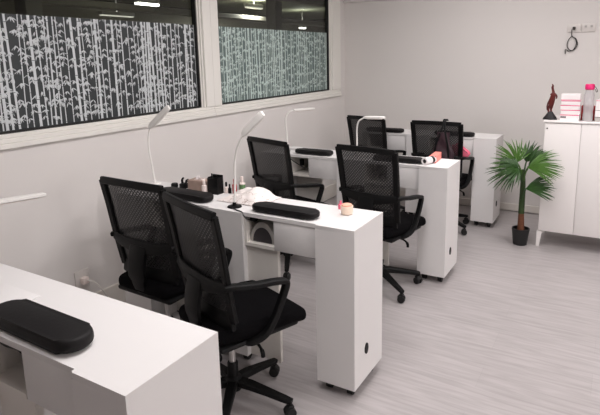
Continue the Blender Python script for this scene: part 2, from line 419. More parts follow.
for i, (x, y, z, l, lab) in enumerate(((-4.6, 4.356, 2.112, .33, 'bright strip light seen through the top of the nearer window'),
                                (-5.9, 5.03, 2.09, .55, 'dim strip light seen low through the nearer window'),
                                (-5.2, 7.22, 2.30, .44, 'strip light seen through the upper edge of the farther window'),
                                (-5.6, 9.42, 2.075, .2, 'small bright light just above the film of the farther window'))):
    t = thing('strip_light', lab, 'light', (x, y, z), 0, 'strip lights beyond the windows')
    MB().box(-0.04, 0.04, -l/2, l/2, 0, 0.05, 0.006).build('housing', 'grey', t)
    MB().box(-0.03, 0.03, -l/2+0.01, l/2-0.01, -0.022 if i != 1 else -0.012, 0.0, 0.004).build('tube', 'tube' if i in (0, 3) else 'tubedim', t)
    MB().tube([(0, 0, 0.05), (0, 0, 2.42-z)], 0.008, 8).build('hanger', 'grey', t)
    ld = bpy.data.lights.new('strip_lamp', 'AREA'); ld.shape = 'RECTANGLE'; ld.size = 0.06; ld.size_y = l; ld.energy = (12, 12, 24, 22)[i]; ld.color = (1, 0.98, 0.92)
    lo_ = bpy.data.objects.new('strip_lamp', ld); COL.objects.link(lo_); lo_.location = (x, y, z-0.03)
    lu = ld.copy(); lu.energy = (3, 1, 5, 3)[i]; uo = bpy.data.objects.new('strip_lamp', lu); COL.objects.link(uo); uo.location = (x, y, z+0.055); uo.rotation_euler = (PI, 0, 0)  # extra uplight added to brighten the ceiling above each strip

# ------------------------------------------------------------------ nail desks
DX1 = -0.88
T = 0.78
PIECES = dict(end=(-0.185, 0.0), box1=(-0.575, -0.185), mid=(-0.78, -0.575), box2=(-1.225, -0.78), far=(-1.43, -1.225))
def make_desk(label, far=True):
    """origin: floor point under the right-hand front corner; runs to -x, depth +y"""
    t = thing('nail_desk', label, 'desk', (0, 0, 0), 0, 'white nail desks')
    D = 0.305; zb = 0.05
    # top slab follows the stepped front
    rec = 0.012
    poly = [(0, 0), (0, D), (-1.43, D), (-1.43, 0), (-1.225, 0), (-1.225, rec), (-0.78, rec), (-0.78, 0), (-0.575, 0), (-0.575, rec), (-0.185, rec), (-0.185, 0.004), (-0.178, 0)]
    if not far: poly = [p for p in poly if p[0] > -1.3][:2]+[(-1.225, D), (-1.225, rec)]+poly[6:]
    MB().prism(poly, T-0.018, T, 'z').build('tabletop', 'white', t)
    for kk in ('end', 'mid', 'far') if far else ('end', 'mid'):
        x0, x1 = PIECES[kk]
        p = MB().box(x0, x1, 0.0, D, zb, T-0.018).build('pedestal', 'white', t)
        if kk == 'end':
            # oval cable grommet on the outer face
            el = [(0.122+0.018*math.cos(a*2*PI/20), 0.196+0.026*math.sin(a*2*PI/20)) for a in range(20)]
            MB().prism(el, -0.002, 0.004, 'x', 0.0012).build('cable_grommet', 'rubber', p)
        for cx in (x0+0.04, x1-0.04):
            for cy in (0.05, D-0.05):
                c = MB()
                c.tube([(cx-0.013, cy, 0.02), (cx+0.013, cy, 0.02)], 0.02, 14)
                c.box(cx-0.018, cx+0.018, cy-0.012, cy+0.012, 0.026, zb, 0.002)
                c.build('caster', 'rubber', p)
    for kk in ('box1', 'box2'):
        x0, x1 = PIECES[kk]; sw = 0.012 if kk == 'box1' else 0.055; nk = x0+sw+0.153
        z0, z1 = 0.62, T-0.018
        b = MB()
        b.box(x0, nk, rec+0.002, D, z0, z0+0.016)                # floor of the box
        b.box(nk, x1, rec+0.02, D, z0, z0+0.016)
        b.box(x0, x0+sw, rec+0.002, D, z0+0.016, z1)
        b.box(nk, nk+0.014, rec+0.018, D, z0+0.016, z1)
        b.box(x0+0.012, x1, D-0.012, D, z0+0.016, z1)
        fr = b.build('drawer_box', 'inner', t, False)
        MB().box(nk+0.001, x1-0.002, rec+0.004, rec+0.017, z0, z1-0.001, 0.0015).build('drawer_front', 'white', fr)
        # recessed panel under the open cubby
        pr = 0.03 if kk == 'box1' else 0.19
        MB().box(x0, nk+0.01, pr, pr+0.02, zb, z0).build('side_panel', 'inner', t, False)
    return t
DESKS = [('white nail desk in the foreground corner with a bare top', 0.66), ('white nail desk with a towel and bottles on it', 1.86),
         ('white nail desk with a coral box at its right end', 3.22), ('white nail desk farthest back, beside the potted palm', 4.53)]
d0 = make_desk(DESKS[0][0]); d0.location = (-0.85, DESKS[0][1], 0)
for lab, y0 in DESKS[1:]:
    if y0 < 4:
        c = copy_tree(d0); c.location = (DX1, y0, 0); c['label'] = lab
    else:
        c = make_desk(lab, False); c.location = (-0.84, y0, 0)

# arm-rest pads
def pad(x, y, z, L, W, H, label, rz=0.0):
    b = MB(); n = 10
    hw = W/2
    poly = []
    for a in range(n+1): poly.append((L/2-hw*0.9+hw*0.9*math.cos(-PI/2+PI*a/n), hw*math.sin(-PI/2+PI*a/n)))
    for a in range(n+1): poly.append((-L/2+hw*0.9+hw*0.9*math.cos(PI/2+PI*a/n), hw*math.sin(PI/2+PI*a/n)))
    b.prism(poly, 0.006, H, 'z', min(H*0.3, 0.012))
    o = b.build('arm_rest_cushion', 'pad', None, True, (x, y, z), (0, 0, rz))
    f = MB()
    for s in (-1, 1): f.lathe([(0.012, 0), (0.012, 0.008)], (s*L*0.28, 0, 0), 12)
    f.build('foot', 'rubber', o)
    tag(o, label, 'cushion', 'black arm-rest cushions'); return o
pad(-1.262, 0.735, T, 0.375, 0.10, 0.042, 'thick black arm cushion on the foreground desk', math.radians(-1))
pad(-1.262, 1.935, T, 0.35, 0.085, 0.034, 'long black arm cushion beside the open cubby with the dust fan', 0)
pad(-1.878, 1.94, T, 0.36, 0.09, 0.036, 'black arm cushion lying behind the front office chair, left of the towel', math.radians(-2))
pad(-1.885, 3.30, T, 0.31, 0.085, 0.034, 'black arm cushion above the far cubby with the dangling cable', math.radians(0))
pad(-1.235, 3.30, T, 0.36, 0.085, 0.034, 'black arm cushion next to the white paper roll', math.radians(0))
pad(-1.85, 4.585, T, 0.37, 0.085, 0.036, 'black arm cushion on the farthest desk, right of the arched lamp', 0)
pad(-1.205, 4.585, T, 0.35, 0.085, 0.036, 'black arm cushion at the far chair with the maroon bag, pointing at the palm', 0)

# ------------------------------------------------------------------ office chairs
def make_chair():
    t = thing('office_chair', '', 'chair')
    # seat cushion: rounded slab with waterfall front
    def seat_fn(u, v):
        pass
    b = MB()
    b.box(-0.205, 0.205, -0.165, 0.262, 0.392, 0.455, 0.028, 4)
    bmesh.ops.subdivide_edges(b.bm, edges=[e for e in b.bm.edges if e.calc_length() > 0.1], cuts=5, use_grid_fill=True)
    for v in b.bm.verts:
        x, y, z = v.co
        if z > 0.42: v.co.z += 0.012*(1-(x/0.205)**2)*(1-((y-0.05)/0.22)**2)
        if y > 0.16: v.co.z -= 0.9*(y-0.16)**2*1.6
        v.co.x *= 1-0.2*max(0, (0.02-y)/0.185)
    b.build('seat', 'seatcloth', t)
    u = MB().box(-0.185, 0.185, -0.15, 0.225, 0.372, 0.396, 0.012, 2)
    u.build('seat_pan', 'black', t)
    # backrest profile
    prof = [(-0.088, 0.49), (-0.098, 0.54), (-0.108, 0.60), (-0.118, 0.66), (-0.128, 0.73), (-0.138, 0.80), (-0.151, 0.87), (-0.163, 0.935)]
    def prof_at(z):
        for (ya, za), (yb, zb) in zip(prof, prof[1:]):
            if z <= zb: return ya+(yb-ya)*(z-za)/(zb-za)
        return prof[-1][0]
    def wid(z): return 0.184+0.012*min(1, max(0, (z-0.49)/0.25))+0.006*max(0, (z-0.74)/0.2)
    fr = MB()
    side = []
    for s in (-1, 1):
        pts = [(s*wid(z), prof_at(z), z) for z in (0.49, 0.53, 0.58, 0.63, 0.68, 0.74, 0.80, 0.86, 0.90, 0.93)]
        fr.ribbon(pts, 0.038, 0.022, Vector((1, 0, 0)))
    top = [(x*0.204, -0.163-0.014*(1-x*x), 0.930+0.004*(1-x*x)) for x in [i/8-1 for i in range(17)]]
    fr.ribbon(top, 0.034, 0.022, Vector((0, 0.1, 1)))
    bot = [(x*0.18, -0.088-0.02*(1-x*x), 0.49-0.012*(1-x*x)) for x in [i/8-1 for i in range(17)]]
    fr.ribbon(bot, 0.075, 0.022, Vector((0, 0.1, 1)))
    frame = fr.build('backrest_frame', 'black', t)
    me = MB().grid(16, 22, lambda a, c: ((2*a-1)*wid(0.49+0.44*c)*0.98, prof_at(0.49+0.44*c)-0.02*(1-(2*a-1)**2)+0.004, 0.49+0.44*c))
    me.build('back_mesh', 'mesh', t)
    lb = MB().ribbon([(x*0.2, prof_at(0.645)-0.026*(1-x*x)-0.006, 0.645-0.02*(1-x*x)) for x in [i/6-1 for i in range(13)]], [0.04+0.03*(1-abs(i/6-1)) for i in range(13)], 0.018, Vector((0, 0.1, 1)))
    lb.build('lumbar_support', 'black', t)
    sp = MB().ribbon(smooth_path([(0, -0.145, 0.63), (0, -0.165, 0.56), (0, -0.168, 0.48), (0, -0.14, 0.40), (0, -0.06, 0.365), (0, 0.03, 0.362)], 4), [0.11]*9+[0.08]*12, 0.026, Vector((1, 0, 0)))
    sp.build('back_spine', 'black', t)
    for s in (-1, 1):
        pth = smooth_path([(s*0.200, -0.128, 0.648), (s*0.215, -0.10, 0.648), (s*0.222, -0.02, 0.634), (s*0.222, 0.07, 0.622), (s*0.222, 0.116, 0.613), (s*0.222, 0.132, 0.606), (s*0.222, 0.134, 0.590), (s*0.222, 0.124, 0.565), (s*0.222, 0.105, 0.525), (s*0.221, 0.072, 0.465), (s*0.216, 0.03, 0.412), (s*0.19, -0.02, 0.386), (s*0.13, -0.03, 0.378)], 5)
        n = len(pth)
        MB().ribbon(pth, [0.036 if i < n*0.42 else 0.03 for i in range(n)], [0.022 if i < n*0.42 else 0.026 for i in range(n)], Vector((1, 0, 0))).build('armrest', 'black', t)
    MB().box(-0.07, 0.07, -0.085, 0.085, 0.335, 0.374, 0.01).build('tilt_mechanism', 'black', t)
    lv = MB().tube(smooth_path([(0.06, 0.02, 0.352), (0.15, 0.03, 0.345), (0.185, 0.032, 0.325), (0.19, 0.033, 0.30)], 3), [0.006]*6+[0.009]*4, 8)
    lv.build('tilt_lever', 'black', t)
    MB().lathe([(0.0145, 0.18), (0.0145, 0.336)], n=16).build('gas_lift', 'chrome', t)
    base = MB()
    base.lathe([(0.036, 0.078), (0.04, 0.09), (0.036, 0.13), (0.024, 0.14), (0.023, 0.20), (0.019, 0.205)], n=20)
    for kk in range(5):
        a = kk*2*PI/5; c, s = math.cos(a), math.sin(a)
        pts = [(c*r, s*r, z) for r, z in ((0.02, 0.112), (0.08, 0.108), (0.16, 0.094), (0.24, 0.078), (0.272, 0.072))]
        base.ribbon(pts, [0.046, 0.042, 0.036, 0.032, 0.028], [0.034, 0.034, 0.028, 0.024, 0.02], Vector((-s, c, 0)))
    bs = base.build('star_base', 'black', t)
    for kk in range(5):
        a = kk*2*PI/5+0.0
        cm = MB()
        for s in (-1, 1): cm.tube([(0, s*0.006, 0.024), (0, s*0.021, 0.024)], [0.024, 0.022] if s > 0 else [0.024, 0.022], 16)
        cm.tube([(0.002, 0, 0.02), (0.002, 0, 0.068)], 0.007, 8)
        cm.ribbon([(-0.02, 0, 0.034), (-0.008, 0, 0.05), (0.014, 0, 0.05)], 0.03, 0.008, Vector((0, 1, 0)))
        cm.build('caster', 'rubber', bs, True, (0.262*math.cos(a), 0.262*math.sin(a), 0), (0, 0, a+0.8+kk*1.3))
    return t
CH = [('black mesh office chair nearest the viewer, at the towel desk', -1.334, 1.598, -20.5, 10+20.5),
      ('black mesh office chair by the window wall, behind the frontmost chair', -1.868, 1.755, -2.0, 15),
      ('black mesh office chair at the third desk, right behind the white towel', -1.963, 3.036, -17.2, 29),
      ('black mesh office chair beside the block holding the paper roll', -1.25, 3.014, -9.3, -36+9.3),
      ('black mesh office chair half hidden by the arched white lamp', -1.899, 4.50, -15.5, 30),
      ('black mesh office chair with the maroon bag on its back', -1.251, 4.38, -2.5, -25+2.5)]
chair0 = make_chair()
for i, (lab, x, y, deg, star) in enumerate(CH):
    c = copy_tree(chair0) if i else chair0
    CH[i] = CH[i]+(c,)
for lab, x, y, deg, star, c in CH:
    c.location = (x, y, 0); c.rotation_euler = (0, 0, math.radians(deg)); c['label'] = lab; c['group'] = 'black mesh office chairs'
    for q in kids(c):
        if q.name.startswith('star_base'): q.rotation_euler = (0, 0, math.radians(star))

# ------------------------------------------------------------------ desk lamps
def lamp(label, base, stem, head0, head1, hw=0.045, base_mat='lampwhite', face=None):
    t = thing('desk_lamp', label, 'lamp', base, 0, 'white bendable desk lamps')
    o = Vector(base)
    MB().lathe([(0.034, 0), (0.035, 0.002), (0.033, 0.006), (0.011, 0.009), (0.008, 0.024)], n=24).build('base', base_mat, t)
    pts = smooth_path([Vector(p)-o for p in stem], 8)
    MB().tube(pts, 0.0054, 10).build('gooseneck', 'lampwhite', t)
    a, b = Vector(head0)-o, Vector(head1)-o
    d = (b-a).normalized()
    nv = Vector(face).normalized() if face else Vector((0, 0, 1))
    nv = (nv-d*nv.dot(d)).normalized(); sd = d.cross(nv).normalized()
    MB().ribbon([a-d*0.012, a, a+(b-a)*0.15, a+(b-a)*0.85, b, b+d*0.006], [hw*.6, hw*.85, hw, hw, hw*.9, hw*.7], [0.012, 0.016, 0.018, 0.018, 0.016, 0.012], sd).build('lamp_head', 'lampwhite', t)
    MB().ribbon([a+(b-a)*0.12-nv*0.0105, a+(b-a)*0.9-nv*0.0105], hw*0.7, 0.003, sd).build('light_diffuser', 'cream', t)
    return t
lamp('white desk lamp standing beside the towel, its head tilted up', (-1.545, 1.925, T), [(-1.545, 1.925, 0.80), (-1.545, 1.935, 0.90), (-1.541, 1.935, 0.99), (-1.518, 1.935, 1.075), (-1.478, 1.937, 1.14)], (-1.478, 1.937, 1.14), (-1.378, 1.945, 1.232), 0.036, base_mat='black', face=(0.35, -0.8, 0.5))
lamp('white desk lamp rising behind the chairs, in front of the window sill', (-2.262, 2.10, T), [(-2.262, 2.10, 0.80), (-2.275, 2.10, 0.88), (-2.29, 2.10, 0.98), (-2.285, 2.10, 1.06), (-2.265, 2.10, 1.115)], (-2.265, 2.10, 1.115), (-2.125, 2.11, 1.225), 0.036, face=(0.35, -0.8, 0.5))
lamp('arched white desk lamp in front of the chair at the back', (-1.585, 3.40, T), [(-1.585, 3.40, 0.80), (-1.585, 3.40, 0.9), (-1.585, 3.40, 0.98), (-1.568, 3.40, 1.03), (-1.52, 3.40, 1.056)], (-1.52, 3.40, 1.056), (-1.385, 3.41, 1.058), 0.05)
lamp('white desk lamp level against the wall just under the far window', (-2.215, 3.46, T), [(-2.215, 3.46, 0.80), (-2.22, 3.46, 0.9), (-2.22, 3.45, 1.0), (-2.20, 3.46, 1.06), (-2.17, 3.50, 1.078)], (-2.17, 3.50, 1.078), (-2.15, 3.76, 1.066), 0.04)
lamp('white desk lamp at the left edge, its head level against the wall', (-2.2, 0.90, T), [(-2.2, 0.90, 0.80), (-2.2, 0.91, 0.86), (-2.19, 0.95, 0.91), (-2.17, 1.02, 0.932)], (-2.17, 1.02, 0.932), (-2.13, 1.33, 0.915), 0.04)

# ------------------------------------------------------------------ things on the towel desk
def towel():
    def fn(a, c):
        x = -0.13+0.26*a; y = -0.10+0.20*c
        e = min(1, 6*min(a, 1-a))*min(1, 6*min(c, 1-c))
        n = noise.noise(Vector((x*11+3, y*11, 0.3)))*0.5+0.5
        n2 = noise.noise(Vector((x*34, y*34, 1.3)))
        h = 0.002+e*(0.014+0.085*n*math.exp(-((x-0.035)**2+(y-0.045)**2)/0.008)+0.006*n2)
        return (x+0.012*noise.noise(Vector((c*4, 2, a))), y+0.01*noise.noise(Vector((a*5, 7, c))), max(0.002, h))
    b = MB().grid(36, 32, fn)
    o = b.build('hand_towel', 'towel', None, True, (-1.565, 2.07, T))
    sd = o.modifiers.new('thick', 'SOLIDIFY'); sd.thickness = 0.0018; sd.offset = 1
    tag(o, 'crumpled white towel with brown scribble print heaped on the desk', 'towel')
towel()
def tubebottle(name, label, cat, x, y, z, r, h, body, cap, group=None, caph=0.25):
    t = thing(name, label, cat, (x, y, z), 0, group)
    MB().lathe([(r*0.9, 0), (r, 0.003), (r, h*(1-caph)-0.004), (r*0.55, h*(1-caph))], n=18).build('body', body, t)
    MB().lathe([(r*0.5, h*(1-caph)-0.001), (r*0.52, h-0.002), (r*0.42, h)], n=14).build('cap', cap, t)
    return t
# black slotted organiser
t = thing('desk_organiser', 'black upright organiser holder on the desk, left of the small bottles', 'organiser', (-1.80, 2.09, T))
b = MB(); b.box(-0.034, 0.034, -0.025, 0.025, 0, 0.006); b.box(-0.034, 0.034, -0.025, -0.021, 0.006, 0.085, .001); b.box(-0.034, 0.034, 0.021, 0.025, 0.006, 0.098, .001)
b.box(-0.034, -0.030, -0.021, 0.021, 0.006, 0.09, .001); b.box(0.030, 0.034, -0.021, 0.021, 0.006, 0.09, .001); b.box(-0.002, 0.002, -0.021, 0.021, 0.006, 0.085)
b.build('holder', 'black', t)
MB().tube([(-0.018, 0, 0.006), (-0.026, 0.005, 0.105)], 0.004, 8).build('pen', 'rubber', t)
tubebottle('polish_bottle', 'small white bottle with dark cap next to the black organiser', 'bottle', -1.752, 2.12, T, 0.011, 0.06, 'cream', 'black', 'small bottles on the towel desk', .4)
tubebottle('polish_bottle', 'small black bottle between the white and the red one', 'bottle', -1.733, 2.125, T, 0.009, 0.05, 'black', 'black', 'small bottles on the towel desk', .4)
tubebottle('polish_bottle', 'small red bottle with red cap behind the towel', 'bottle', -1.708, 2.135, T, 0.012, 0.078, 'red', 'red', 'small bottles on the towel desk', .35)
t = tubebottle('spray_bottle', 'white bottle with a green band and tall cap, behind the towel', 'bottle', -1.668, 2.15, T, 0.016, 0.092, 'cream', 'cream', None, .35)
MB().lathe([(0.0164, 0.022), (0.0164, 0.050)], n=18, close=False).build('label_band', 'green', t)
# tan tissue carton with a tissue
t = thing('tissue_box', 'tan printed carton standing left of the black organiser', 'box', (-1.915, 2.10, T), math.radians(3))
MB().box(-0.06, 0.06, -0.035, 0.035, 0, 0.062, 0.003).build('carton', 'tan', t)
MB().box(-0.03, 0.03, -0.0155, 0.0155, 0.062, 0.0635, 0.0005).build('opening', 'cream', t)
MB().grid(8, 4, lambda a, c: (-0.028+0.056*a, 0.012*math.sin(a*7)*(0.5+c), 0.063+0.022*c*(0.6+0.4*math.sin(a*5)))).build('tissue', 'boxwhite', t)
tubebottle('lotion_bottle', 'pale pink lotion bottle leaning between tan carton and black organiser', 'bottle', -1.848, 2.055, T, 0.014, 0.075, 'cream', 'cream', None, .35)
# black stapler-like grip and jar
t = thing('tape_dispenser', 'small black gadget with two prongs behind the left cushion', 'gadget', (-2.035, 2.10, T))
b = MB(); b.box(-0.022, 0.022, -0.02, 0.02, 0, 0.028, 0.006); b.build('body', 'black', t)
MB().ribbon([(-0.012, 0, 0.024), (-0.014, 0, 0.045), (-0.004, 0, 0.058)], 0.014, 0.008, Vector((0, 1, 0))).build('prong', 'black', t)
MB().ribbon([(0.012, 0, 0.024), (0.02, 0, 0.046), (0.03, 0, 0.052)], 0.014, 0.008, Vector((0, 1, 0))).build('prong', 'black', t)
t = tag(MB().lathe([(0.018, 0), (0.02, 0.004), (0.02, 0.018), (0.016, 0.024)], n=20).build('cream_jar', 'black', None, True, (-2.098, 2.09, T)), 'low black jar behind the front chairs, leftmost item on the desk', 'jar')
# candle cup and pink clip
M['cupglass'] = mat('cream_cup', (248, 226, 206), 0.4)
t = thing('candle_cup', 'peach candle in a pale cup near the right end of the desk', 'candle', (-1.012, 2.062, T))
MB().lathe([(0.020, 0), (0.026, 0.004), (0.029, 0.04), (0.027, 0.041), (0.024, 0.034)], n=24).build('cup', 'cupglass', t)
M['wax'] = mat('candle_wax', (250, 186, 160), 0.5)
MB().lathe([(0.024, 0.030), (0.0235, 0.046), (0.014, 0.05)], n=20).build('wax', 'wax', t)
t = thing('nail_file', 'little pink pump bottle behind the peach candle', 'bottle', (-1.075, 2.125, T))
t.name = 'pump_bottle'
MB().lathe([(0.011, 0), (0.012, 0.003), (0.012, 0.022), (0.005, 0.027)], n=16).build('body', 'pinkcloth', t)
MB().lathe([(0.005, 0.027), (0.006, 0.036), (0.004, 0.04)], n=12).build('cap', 'pinkcloth', t)
# dust fan in the cubby
t = thing('dust_fan', 'grey arched dust fan sitting inside the open cubby', 'fan', (-1.368, 1.90, 0.636))
arch = [(0.070*math.cos(PI*a/16), 0.0+0.100*math.sin(PI*a/16)) for a in range(17)]
b = MB(); b.prism([(x, z) for x, z in arch], 0, 0.10, 'y', 0.002); b.build('casing', 'grey', t)
arch2 = [(0.053*math.cos(PI*a/16), 0.004+0.070*math.sin(PI*a/16)) for a in range(17)]
MB().prism(arch2, -0.003, 0.0005, 'y').build('grille', 'darkgrille', t)
t = tag(MB().box(-0.016, 0.016, -0.014, 0.014, 0, 0.018, 0.005).build('power_adapter', 'black', None, True, (-1.415, 1.895, 0.737), (0.0, 0.25, 0.2)), 'black power adapter hanging at the top of the fan cubby', 'adapter')
t['category'] = 'adapter'
def cable(name, pts, r, m, label, n=6):
    return tag(MB().tube(smooth_path(pts, n), r, 7).build(name, m), label, 'cable')
cable('lamp_cable', [(-1.535, 1.893, T+0.004), (-1.49, 1.875, T+0.004), (-1.455, 1.864, T+0.003), (-1.437, 1.852, 0.772), (-1.425, 1.866, 0.752), (-1.415, 1.915, 0.744)], 0.003, 'cable', 'black cable running from the lamp base into the fan cubby')

# ------------------------------------------------------------------ things on the third desk
t = thing('paper_roll', 'white paper roll with a dark core at the front edge of the desk', 'roll', (-1.028, 3.31, T), math.radians(-18))
nn = 24
b = MB(); R0, R1 = 0.024, 0.014
rings = []
for (rr, yy) in ((R0, -0.05), (R0, 0.05), (R1, 0.05), (R1, -0.05)):
    rings.append([b.bm.verts.new((rr*math.cos(2*PI*k/nn), yy, R0+rr*math.sin(2*PI*k/nn))) for k in range(nn)])
for i in range(4):
    A, B = rings[i], rings[(i+1) % 4]
    for k in range(nn): b.bm.faces.new((A[k], A[(k+1) % nn], B[(k+1) % nn], B[k]))
b.build('paper', 'boxwhite', t)
b = MB(); b.tube([(0, -0.046, R0), (0, 0.047, R0)], 0.0135, 18); b.build('core', 'rubber', t)
b = MB(); b.tube([(0, 0.012, R0), (0, 0.035, R0)], 0.0247, 24); b.build('black_band', 'rubber', t)
t = tag(MB().box(-0.022, 0.022, -0.085, 0.085, 0, 0.048, 0.003).build('coral_carton', 'coral', None, True, (-1.022, 3.43, T), (0, 0, math.radians(4))), 'coral red striped carton lying beside the paper roll', 'box')
cable('lamp_cable', [(-1.58, 3.36, T+0.004), (-1.45, 3.40, T+0.004), (-1.30, 3.42, T+0.004), (-1.17, 3.44, T+0.012), (-1.10, 3.40, T+0.006), (-1.13, 3.36, T+0.005)], 0.004, 'wcable', 'white cable looping behind the cushion towards the paper roll')
cable('lamp_cable', [(-2.19, 3.42, T+0.004), (-2.12, 3.34, T+0.004), (-2.07, 3.23, T+0.003), (-2.045, 3.212, 0.77), (-2.03, 3.225, 0.74), (-2.0, 3.26, 0.705), (-1.94, 3.25, 0.685), (-1.91, 3.27, 0.68)], 0.003, 'cable', 'black cable dangling through the far cubby under the cushion')
tag(MB().box(-0.015, 0.015, -0.012, 0.012, 0, 0.05, 0.006).build('power_adapter', 'black', None, True, (-1.985, 3.29, 0.69)), 'black adapter inside the far cubby, under the cushion', 'adapter')
tag(MB().box(-0.05, 0.05, -0.035, 0.035, 0, 0.018, 0.003).build('control_box', 'white', None, True, (-2.11, 3.42, T)), 'small white box with dark cable at the left of the third desk', 'box')

# ------------------------------------------------------------------ things on the foreground desk
t = thing('dust_tray', 'thin white tray with a dark slot at the left of the foreground desk', 'tray', (-1.57, 0.79, T), math.radians(0))
MB().box(-0.11, 0.11, -0.075, 0.075, 0, 0.006, 0.002).build('tray', 'white', t)
MB().box(0.10, 0.107, -0.055, 0.014, 0.0062, 0.0075).build('slot', 'darkpart', t)
cable('cable', [(-1.43, 0.70, 0.745), (-1.36, 0.69, 0.742), (-1.31, 0.70, 0.735), (-1.29, 0.71, 0.70), (-1.285, 0.72, 0.645)], 0.005, 'cable', 'black cable drooping in the open cubby of the foreground desk')

# ------------------------------------------------------------------ bags on the last chair
ca = math.radians(-2.5)
def onchair(lx, ly, z):
    return (-1.251+math.cos(ca)*lx-math.sin(ca)*ly, 4.38+math.sin(ca)*lx+math.cos(ca)*ly, z)
t = thing('handbag', 'dark maroon handbag hanging on the back of the office chair', 'bag', onchair(0.085, -0.232, 0.645), ca)
b = MB()
def bag_fn(a, c):
    ang = 2*PI*a; zz = 0.225*c
    wx = 0.085*(1-0.45*c**1.5)+0.012*math.sin(zz*30); wy = 0.036*(1-0.75*c)+0.004
    if c == 0: wx *= .85
    return (wx*math.copysign(abs(math.cos(ang))**0.7, math.cos(ang)), wy*math.sin(ang)*(1+0.2*math.sin(4*ang+9*c)), zz)
b.grid(32, 12, bag_fn); bmesh.ops.remove_doubles(b.bm, verts=b.bm.verts, dist=0.0005)
bmesh.ops.holes_fill(b.bm, edges=b.bm.edges, sides=64)
b.build('body', 'maroon', t)
for sx in (-1, 1):
    MB().ribbon(smooth_path([(sx*0.058, -0.034, 0.03), (sx*0.05, -0.03, 0.12), (sx*0.022, -0.014, 0.215), (sx*0.008, 0.004, 0.27), (sx*0.008, 0.03, 0.318), (sx*0.008, 0.055, 0.325), (sx*0.008, 0.078, 0.31)], 4), 0.014, 0.004, Vector((1, 0, 0))).build('handle', 'black', t)
t = thing('pouch', 'pink pouch resting on the armrest of the chair with the maroon bag', 'bag', onchair(0.135, -0.03, 0.468), ca)
MB().prism([(-0.035, 0.18), (0.095, 0.18), (0.112, 0.206), (0.104, 0.226), (0.01, 0.292), (-0.035, 0.27)], -0.022, 0.022, 'y', 0.010).build('body', 'pinkcloth', t)
MB().tube([(0.012, -0.0215, 0.276), (0.096, -0.0215, 0.216)], 0.0022, 6).build('zip', 'maroon', t)

# ------------------------------------------------------------------ potted palm
def palm():
    px, py = -0.576, 4.255
    t = thing('potted_palm', 'artificial green fan palm in a small black pot beside the cabinet', 'plant', (px, py, 0))
    MB().lathe([(0.048, 0), (0.052, 0.004), (0.064, 0.115), (0.066, 0.118), (0.066, 0.132), (0.059, 0.132), (0.057, 0.112)], n=26).build('pot', 'pot', t)
    MB().lathe([(0.003, 0.114), (0.03, 0.116), (0.058, 0.110)], n=20).build('soil', 'soil', t)
    MB().tube([(0.0, 0, 0.11), (-0.001, 0, 0.18), (-0.003, 0, 0.265)], [0.027, 0.024, 0.021], 12).build('trunk', 'trunk', t)
    MB().tube([(-0.003, 0, 0.25), (-0.003, 0, 0.33), (-0.002, 0, 0.43), (-0.004, 0, 0.52), (-0.008, 0, 0.60)], [0.022, 0.022, 0.021, 0.018, 0.011], 12).build('stem', 'stemgreen', t)
    rnd = random.Random(5)
    # fan centre, direction, spread, blade length
    fr = [((-0.05, -0.03, 0.655), (-0.62, -0.2, 0.78), 165, 0.225, 'leaf'),
          ((0.005, 0.04, 0.65), (0.25, 0.3, 0.9), 90, 0.19, 'leafdark'),
          ((0.035, -0.07, 0.63), (1.0, -0.1, 0.34), 85, 0.26, 'leaf'),
          ((-0.05, -0.05, 0.60), (-1.0, -0.3, -0.12), 140, 0.22, 'leafdark'),
          ((0.03, -0.09, 0.47), (1.0, -0.12, 0.36), 70, 0.22, 'leafdark'),
          ((0.03, -0.02, 0.63), (0.6, 0.05, 0.75), 40, 0.19, 'leafdark'),
          ((-0.03, -0.08, 0.62), (-0.7, -0.6, 0.2), 150, 0.19, 'leafdark')]
    for (c, d, spread, L, m) in fr:
        c = Vector(c); d = Vector(d).normalized()
        b = MB()
        b.tube(smooth_path([(-0.003, 0, c.z-0.16), (c.x*0.4-0.002, c.y*0.4, c.z-0.06), tuple(c)], 5), [0.006]*11, 7)
        up = Vector((0, -0.75, 0.66)); up = (up-d*up.dot(d)).normalized(); sd = d.cross(up)
        n = 24
        for k in range(n):
            a = math.radians(-spread/2+spread*k/(n-1)+rnd.uniform(-3, 3))
            dd = d*math.cos(a)+sd*math.sin(a)
            l = L*(0.72+0.28*math.cos(a))*rnd.uniform(0.88, 1.06)
            nrm = up; w = 0.0062; prev = None
            drop = rnd.uniform(0.08, 0.26)
            cross = dd.cross(nrm).normalized()
            for q, (tt, ww) in enumerate(((0.02, 0.25), (0.25, 0.85), (0.55, 1.0), (0.82, 0.6), (1.0, 0.08))):
                p = c+dd*l*tt+nrm*0.02*math.sin(tt*PI)-Vector((0, 0, 1))*drop*l*tt*tt
                cur = [b.bm.verts.new(p+cross*w*ww), b.bm.verts.new(p-nrm*0.003*ww), b.bm.verts.new(p-cross*w*ww)]
                if prev:
                    b.bm.faces.new((prev[0], cur[0], cur[1], prev[1])); b.bm.faces.new((prev[1], cur[1], cur[2], prev[2]))
                prev = cur
        b.build('frond', m, t)
palm()

